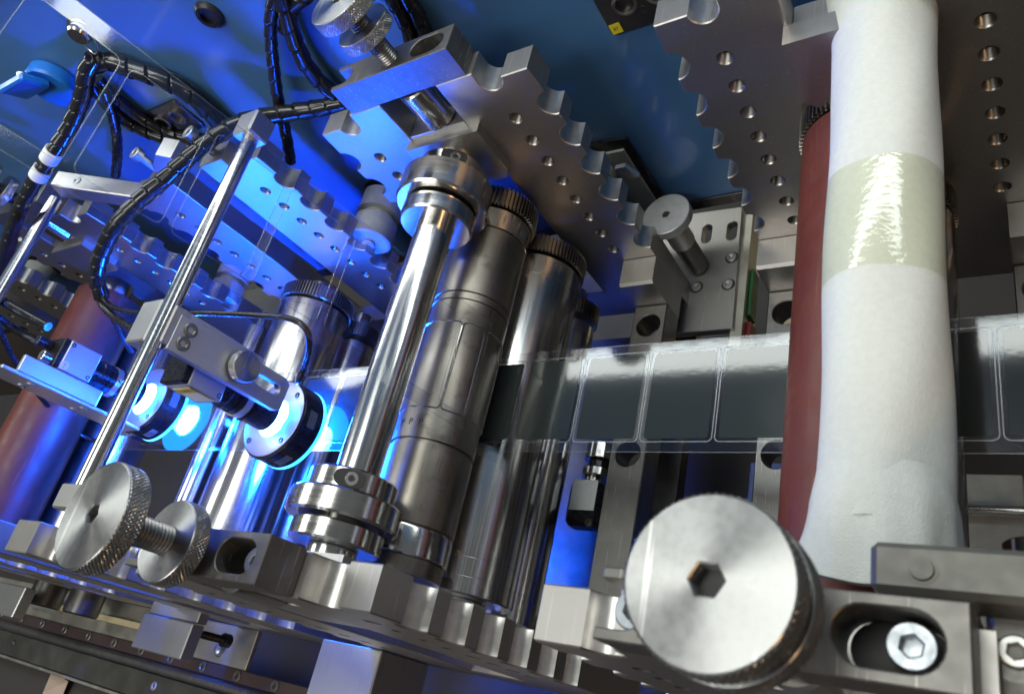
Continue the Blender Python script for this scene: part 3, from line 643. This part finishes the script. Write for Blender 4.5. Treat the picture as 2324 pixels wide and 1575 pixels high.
# left camera
LX, LY = -386, 207
ring_light(LX, LY, 38, 35.5, 'blue ring light at the left, half hidden behind the steel rod', 0)
t = lens_cam(LX, LY, 46, 'left vision camera with blue lit body and cable plugs', 1)
MB().box(-9, -1, 14.5, 15, 60, 80, .05).build('yellow_label', 'yellow_label', t)
b = MB(); vs = [(14.75, -9.5+4.2*math.cos(a*math.pi/10), 80.5+4.2*math.sin(a*math.pi/10)) for a in range(20)]; b.prism([(q[1], q[2]) for q in vs], 'x', 14.55, 14.8); b.build('round_sticker', 'white_label', t)
text('PASSED', 1.7, 'ink_and_shade', t, frame((14.85, -9.5, 80.5), (0, 1, 0), (0, 0, 1)), 'print', .02)
MB().cyl(4.6, 90, 104, (-5, 6, 0), 'z', 24).build('data_plug', 'black_plastic', t); MB().cyl(5.4, 90, 99, (6, -8, 0), 'z', 24).build('screw_plug', 'polished', t)
t = thing('camera_bracket', 'angled blue lit bracket plate with slots holding the left camera', 'bracket', (-386, 185, 60))
MB().box(13, 18, -10, 5.5, 26, 100, .6).build('side_flange', 'alu_satin', t); MB().box(-22, 18, -13.4, -10.2, -22, 112, .6).build('back_plate', 'alu_satin', t)
for xx in (-12, 6):
    for zz in (30, 80): o = obj('socket_screw', HEAD_S, t, (xx, -14.8, zz)); o.rotation_euler = (math.pi/2, 0, 0)

# ------------------------------------------------------------------ cables
def wrapped(name, label, pts, r, pitch=15, m='wrap_black'):
    r *= 1.18
    pl = resample(catmull(pts, 14), .8); g = pitch
    def fn(s, a): 
        u = (s/g-a/(2*math.pi)) % 1
        return r*(.85+.15*u/.92) if u < .92 else r*.74
    o = MB().tube(pl, r, 22, fn).build(name, m, None, 50); tag(o, label, 'cable', 'wrapped cables'); return o
def cable(name, label, pts, r, m='cable_black'):
    o = MB().tube(resample(catmull(pts, 14), 2.0), r, 14).build(name, m); tag(o, label, 'cable', 'plain cables'); return o
def U(*q): return [P(a, b_, y=y_) for a, b_, y_ in q]
wrapped('spiral_cable', 'spiral wrapped cable bundle crossing behind the shiny rod to the front camera', U((790, 232, 425), (700, 250, 420), (620, 262, 412), (560, 274, 402), (500, 302, 388), (440, 348, 370), (380, 402, 350), (320, 452, 332), (265, 510, 314), (234, 568, 300), (219, 625, 288), (232, 676, 276)), 6.6)
wrapped('spiral_cable', 'spiral wrapped cable hanging from the knot down the left side', U((214, 132, 425), (196, 165, 420), (188, 215, 412), (160, 285, 398), (118, 352, 380), (76, 418, 362), (40, 490, 345), (12, 580, 325), (-10, 680, 300)), 6.8)
wrapped('spiral_cable', 'thick wrapped cable running right from the knot behind the film', U((205, 150, 428), (250, 140, 430), (300, 158, 430), (370, 182, 430), (430, 215, 430), (480, 262, 430), (515, 300, 430)), 7.4, 18)
wrapped('spiral_cable', 'wrapped cable sagging below the knot towards the connector plate', U((208, 190, 430), (240, 235, 430), (300, 285, 430), (380, 318, 430), (450, 335, 430), (500, 332, 430)), 5.2)
wrapped('spiral_cable', 'second sagging wrapped cable right above the lower one', U((222, 180, 432), (262, 222, 432), (320, 268, 432), (390, 305, 432), (460, 318, 432)), 4.8)
wrapped('spiral_cable', 'short wrapped cable dropping straight down below the knot', U((236, 205, 425), (252, 250, 424), (265, 310, 420), (266, 360, 418), (262, 400, 416)), 4.4)
wrapped('spiral_cable', 'long wrapped cable hanging from the top edge left of the thumb screw', U((628, -20, 430), (616, 30, 430), (615, 90, 430), (622, 160, 428), (632, 230, 425), (648, 300, 420), (660, 370, 412)), 4.6)
wrapped('spiral_cable', 'wrapped cable bending from the top edge to the steel clamp bar', U((636, -20, 428), (655, 50, 428), (676, 110, 428), (700, 155, 428), (735, 195, 428), (775, 222, 428)), 6.0, 18)
wrapped('spiral_cable', 'wrapped cable behind the top thumb screw, inner one', U((880, -20, 432), (905, 25, 432), (925, 65, 432), (935, 95, 432), (960, 140, 432)), 5.2)
wrapped('spiral_cable', 'wrapped cable behind the top thumb screw, outer one', U((915, -20, 433), (945, 30, 433), (965, 75, 433), (975, 110, 433), (985, 140, 433)), 5.4)
wrapped('spiral_cable', 'cable loop curling at the very top between the hanging cable and thumb screw', U((650, 70, 431), (655, 30, 431), (675, 5, 431), (700, -15, 431)), 5.6, 18)
cable('thin_cable', 'thin black cable from the bundle over to the front ring light', U((228, 660, 280), (246, 690, 268), (290, 706, 256), (360, 712, 247), (470, 711, 240), (590, 716, 233), (660, 724, 228), (695, 748, 222), (702, 790, 214), (690, 835, 207), (676, 868, 200))+[(CX, CY+44, 30)], 2.4)
cable('thick_cable', 'thick black cable from the bundle to the front camera', U((222, 650, 284), (232, 690, 270), (262, 722, 255), (300, 745, 240), (335, 768, 228)), 3.9)
cable('thick_cable', 'short thick cable with ribbed boot beside the front camera', U((238, 685, 272), (262, 730, 262), (285, 775, 252), (302, 800, 246)), 3.4)
cable('thin_cable', 'thin dark cable arching below the left camera to its ring light', U((-20, 700, 230), (4, 760, 222), (40, 830, 210), (95, 905, 198), (150, 962, 188), (200, 996, 182), (240, 1000, 184), (272, 985, 190))+[(LX, LY-34, 30)], 2.6)
cable('thick_cable', 'dark cable entering the left camera from the left edge', U((-30, 660, 262), (20, 692, 252), (60, 715, 246), (110, 742, 238)), 4.4)
cable('thick_cable', 'second dark cable plugged into the left camera', U((-30, 700, 242), (15, 735, 238), (55, 760, 234), (85, 778, 230)), 3.8)

# ------------------------------------------------------------------ things on the blue panel
def wall_at(u, v_): return P(u, v_, y=WALL_Y)
g = wall_at(476, 33); t = thing('cable_grommet', 'round black rubber grommet in the blue panel at the top left', 'grommet', g)
MB().lathe([(6.5, 1), (6.5, -4.5), (9.5, -4.5), (11.5, -2.5), (12, 0)], axis='y', seg=40, cap=False).build('rubber_ring', 'black_plastic', t); MB().cyl(6.6, -.6, -.2, axis='y', seg=32).build('dark_opening', 'ink_and_shade', t)
def connector_plate(u, v_, w, h, label, txt, su, n):
    g = wall_at(u, v_); t = thing('connector_plate', label, 'connector plate', g)
    MB().mesh(sheet([rrect(-w/2, w/2, -h/2, h/2, 2)], 4, .5, 1), M_xz(-2.1)).build('plate', 'dark_steel', t)
    MB().mesh(sheet([rrect(-w/2+1, -w/2+9, -h/2+1, -h/2+9, .3)], .3, .02, 0), M_xz(-4.3)).build('yellow_sticker', 'yellow_label', t)
    text(txt, 3.6, 'ink_and_shade', t, frame((-w/2+5, -4.55, -h/2+5), (1, 0, 0), (0, 0, 1)), 'print', .02)
    for i in range(n):
        x = (i-(n-1)/2)*w*.42+3
        MB().lathe([(5.6, -4), (8.6, -4), (8.6, -7), (7, -7.4), (6.2, -7), (6.2, -3), (.1, -3)], (x, 0, 2), 'y', 32, cap=False).build('socket', 'gear_steel', t)
        obj('plate_screw', HEAD_D, t, (x+9, -4.2, -8)).rotation_euler = (math.pi/2, 0, 0)
connector_plate(1450, -8, 56, 40, 'dark connector plate with yellow 87 sticker at the top edge', '87', 0, 2)
connector_plate(392, 268, 58, 34, 'dark connector plate with round sockets and yellow sticker behind the film', '8', 0, 2)
g = wall_at(130, 180); t = thing('panel_socket', 'blue power socket with hinged lid on the panel at the left', 'socket', g)
MB().cyl(24, -14, 0, axis='y', seg=48, ch=2).build('socket_body', 'blue_plastic', t)
b = MB().box(-22, 22, -8, 0, -4, 22, 2); o = b.build('lid', 'blue_plastic', t); o.location = Vector((-10, -14, 10))*S; o.rotation_euler = (.5, 0, 0)
obj('lid_screw', HEAD_S, t, (4, -24, 24)).rotation_euler = (math.pi/2+.5, 0, 0)
g = wall_at(190, 62); t = thing('ring_nut', 'shiny ribbed cap on the blue panel above the cable knot', 'cap nut', g)
MB().lathe([(12, 0), (12, -3), (10.5, -3.4), (10.5, -6), (9.4, -6.4), (9.4, -10), (8, -12), (.1, -12.2)], axis='y', seg=40, cap=False).build('cap', 'chrome', t)
t = thing('wire_hook', 'thin wire hook hanging the cable knot from the shiny cap', 'wire hook', P(195, 90, y=432))
o_ = Vector(P(195, 90, y=432)); MB().tube([Vector(q)-o_ for q in catmull(U((178, 78, 432), (192, 103, 430), (212, 122, 428), (222, 118, 428), (216, 95, 430), (200, 75, 432)), 8)], .9, 8).build('wire', 'chrome', t)
# grey guide rollers standing out of the panel between the stations
def guide(u, v_, r, label, ln=44, ybase=WALL_Y, yfront=None):
    g = P(u, v_, y=ybase); t = thing('guide_roller', label, 'guide roller', g, 'grey guide rollers')
    MB().lathe([(r*.9, -ln), (r, -ln+1.5), (r, -ln*.60), (r*.72, -ln*.58), (r*.72, -ln*.48), (r, -ln*.46), (r, -6), (r*.9, -5)], axis='y', seg=56).build('drum', 'cast_grey', t)
    MB().cyl(r*1.12, -1.5, 0, axis='y', seg=48).build('base_ring', 'black_plastic', t)
    MB().cyl(r*.5, -5, -1.5, axis='y', seg=32).build('stem', 'dark_steel', t)
    MB().cyl(r*.3, -ln-3, -ln, axis='y', seg=24).build('end_cap', 'cast_grey', t); return t
guide(878, 440, 21, 'ribbed grey guide roller left of the chrome bearing rings', 60)
guide(545, 595, 20, 'grey cast guide roller behind the camera station plate', 60)
guide(100, 600, 20, 'grey guide roller behind the left rod', 50)
# recess with a grey sheet bracket right of the die station
g = P(1420, 420, y=WALL_Y); t = thing('panel_recess', 'black edged opening in the panel with a grey sheet bracket', 'recess', g)
c4 = [wall_at(1335, 322), wall_at(1422, 308), wall_at(1520, 462), wall_at(1400, 520)]
lp = [(q[0]-g[0], q[2]-g[2]) for q in c4]
MB().mesh(sheet([lp], 3, .5, 0), M_xz(-1.6)).build('black_rim', 'black_plastic', t)
c4 = [wall_at(1350, 345), wall_at(1412, 332), wall_at(1500, 470), wall_at(1400, 520)]
lp = [(q[0]-g[0]+2, q[2]-g[2]) for q in c4]
MB().mesh(sheet([lp], 3, .3, 0), M_xz(-4)).build('sheet_panel', 'cast_grey', t)
b0 = Vector(P(1412, 335, y=WALL_Y-12))-Vector(g); b1 = Vector(P(1400, 405, y=WALL_Y-40))-Vector(g)
MB().prism([(b0.x-3, b0.z), (b0.x+6, b0.z), (b1.x+14, b1.z-10), (b1.x+5, b1.z-10)], 'y', -34, -30).build('sheet_bracket', 'alu_satin', t)
MB().mesh(sheet([circ(0, 0, 26, 40), circ(0, 0, 23, 40)], 10, .4, 0), Matrix.Translation((-22, 0, 30)) @ M_xz(-12)).build('hose_ring', 'cast_grey', t)
# galvanised brackets behind the left stations
def arm_bar(u0, v0, u1, v1, y, w, label):
    a, b_ = Vector(P(u0, v0, y=y)), Vector(P(u1, v1, y=y)); t = thing('cross_bar', label, 'bar', (a.x, y, a.z))
    d = b_-a; mb = MB().box(0, d.length, -w/2, w/2, -9, 9, .8); me = bpy.data.meshes.new('t'); mb.bm.to_mesh(me)
    MB().mesh(me, frame((0, 0, 0), d, (0, 1, 0))).build('bar', 'milled_bright', t); return t
arm_bar(560, 520, 705, 625, 392, 14, 'bright flat bar between the camera station plate and the gear')
tie_beam(-203, -173, -188, 'grey tie beam under the film at the camera station')

# ------------------------------------------------------------------ further machinery round the foam station
t = thing('bearing_block', 'steel bearing block with cut corners, far side, beside the white foam', 'bearing block', (277, 381, 64), 'bearing blocks')
b = MB(); b.prism([(-25.5, 6), (25.5, 6), (25.5, 50), (-25.5, 50)], 'y', -10.9, 11); b.prism([(-28.5, 13), (-20, 5), (20, 5), (28.5, 13), (28.5, 57), (-28.5, 57)], 'y', -26, -11.1); b.build('block', 'milled', t)
t = thing('guide_bar', 'flat grey bar with a pin behind the clamp bar at the lower right', 'bar', (360, 66, 150))
MB().box(-57, 60, -8, 7, -8, 14, 2).build('bar', 'cast_bar', t)
MB().lathe([(4.2, 14.1), (4.2, 14.3), (3.3, 14.3), (3.1, 15.6), (.1, 15.8)], (-43, -1, 0), 'z', 28, cap=False).build('pin', 'cast_bar', t)
o = MB().cyl(13, -20, 20, axis='y', seg=48, ch=.8).build('roller_end', 'polished'); o.location = Vector((346, 84, 64))*S; tag(o, 'polished round roller end behind the flat grey bar at the right edge', 'roller end')
t = thing('end_block', 'steel block with a recessed hex screw in the lower right corner', 'block', (365, 46, 100))
MB().box(-34, 50, -20, 15, 0, 44, 2).build('block', 'cast_bar', t); MB().lathe([(8.2, 44.06), (5, 44.06)], (-27, 3, 0), 'z', 28, cap=False).build('counterbore', 'dark_steel', t); obj('socket_screw', HEAD_B, t, (-27, 3, 46))
o = MB().box(326, 329.5, 30, 60, 96, 142, .6).build('shim_plate', 'milled_bright'); tag(o, 'thin upright steel shim beside the clamp bar at the lower right', 'shim')
# panel trim and sheet below the blue panel
o = MB().box(-1400, 800, WALL_Y-2, WALL_Y+16, -97, -85.2, .5).build('panel_trim', 'black_plastic'); tag(o, 'black trim strip along the lower edge of the blue panel', 'trim')
o = MB().box(118, 262, 300, 640, -312, -306, .5).build('cream_panel', 'cream_sheet'); tag(o, 'cream sheet panel seen below the blue panel beside the right station', 'sheet panel')
t = thing('blue_carton', 'blue printed carton lying under the film left of the red roller', 'carton', (185, 200, -240))
MB().box(-40, 30, -60, 40, 0, 40, 1).build('box', 'blue_wrap', t)
for i in range(4): text('IIA IIA', 6, 'ink_and_shade', t, frame((-22+14*(i % 2)*2, -40+18*i, 40.2), (1, 0, 0), (0, 1, 0)), 'print', .03)
o = MB().box(296, 338, 60, 235, -215, -205, 1).build('grey_plate', 'cast_grey'); tag(o, 'flat grey plate under the film at the right edge', 'plate')
o = MB().lathe([(4.2, 296), (4.2, 338)], (0, 205, -198), 'x', 24).build('cross_rod', 'chrome'); tag(o, 'short chrome rod lying across the grey plate at the right edge', 'rod')

# cap screws sticking out of the camera station plate, far side
for i, (x, lab_) in enumerate(((-311, 'left one of two long zinc cap screws standing on the camera station'), (-229, 'right one of two long zinc cap screws standing on the camera station'))):
    t = thing('cap_screw', lab_, 'screw', (x, 382, 156), 'long cap screws'); obj('screw_head', HEAD, t, (0, 0, 28)); MB().lathe([(3.8, 0), (3.8, 21)], axis='z', seg=20).build('shank', 'zinc', t)
t = thing('stop_block', 'small angular steel block between the two long cap screws', 'block', (-285, 384, 157))
MB().prism([(-16, 0), (18, 0), (18, 14), (6, 22), (-16, 10)], 'y', -10, 10).build('block', 'milled_bright', t)

# white marker sleeves on the hanging cable at the left
hang = [o for o in bpy.data.objects if o.get('label', '').startswith('spiral wrapped cable hanging from the knot')][0]
for q0, q1 in (((124, 342, 382.5), (110, 364, 376.5)), ((98, 383, 371.5), (86, 402, 366.5))):
    a_, b_ = [Vector(P(u, w, y=y_)) for u, w, y_ in (q0, q1)]
    MB().tube([a_.lerp(b_, k/4) for k in range(5)], 8.6, 20).build('marker_sleeve', 'white_label', hang)

# slim guide rollers under the film between the left stations
for x, lab_ in ((-352, 'slim chrome guide roller under the film, right of the left ring light'), (-402, 'slim chrome guide roller directly under the left ring light')):
    t = thing('slim_roller', lab_, 'roller', (x, 200, -62), 'slim guide rollers'); MB().lathe([(12, -146), (13, -145), (13, 145), (12, 146)], axis='y', seg=48).build('body', 'chrome', t); MB().cyl(6, -147, 168, axis='y', seg=24).build('journal', 'polished', t)

# small fittings along the machine front, lower left
o = MB().box(-880, -420, 5, 12, -149.9, -146, .5).build('tan_strip', 'cream_sheet'); tag(o, 'narrow tan strip lying on the pale ledge at the lower left', 'strip')
for u, w, lab_ in ((493, 1472, 'round headed bolt on the ledge right of the small grey block'), (318, 1452, 'small bolt on the ledge half under the small grey block')):
    q = P(u, w, z=-146); t = thing('ledge_bolt', lab_, 'bolt', (q[0], q[1], -150)); MB().lathe([(6.5, 0), (6.5, 1.5), (5.4, 4), (3, 5.4), (.1, 5.7)], axis='z', seg=24, cap=False).build('bolt_head', 'zinc', t); MB().cyl(7.6, -.2, .5, axis='z', seg=24).build('washer', 'worn_steel', t)
q = P(470, 1442, z=-110); t = thing('set_bolt', 'black bolt hanging under the camera station plate, lower left', 'bolt', (q[0], q[1], -130))
MB().lathe([(3.4, 0), (4, 1)]+[(4 if k % 2 else 3.3, 2+k) for k in range(24)]+[(3, 27)], axis='z', seg=20).build('thread', 'black_anodised', t); MB().cyl(7, -8, 0, axis='z', seg=28).build('bolt_head', 'black_anodised', t)
t = thing('guide_shoe', 'pale wedge shaped shoe on the ledge at the far lower left', 'shoe', P(110, 1372, z=-150))
MB().prism([(-40, 0), (40, 0), (40, 9), (-20, 14), (-40, 12)], 'y', -7, 9).build('shoe', 'milled_bright', t)
for i, x in enumerate((-600, -690)):
    o = MB().cyl(20, -16, 16, axis='y', seg=48, ch=2).build('idler_wheel', 'dark_steel'); o.location = Vector((x+190*0, 20, -112))*S; tag(o, ('right' if i == 0 else 'left')+' one of two dark idler wheels under the plates, lower left', 'wheel', 'dark idler wheels')
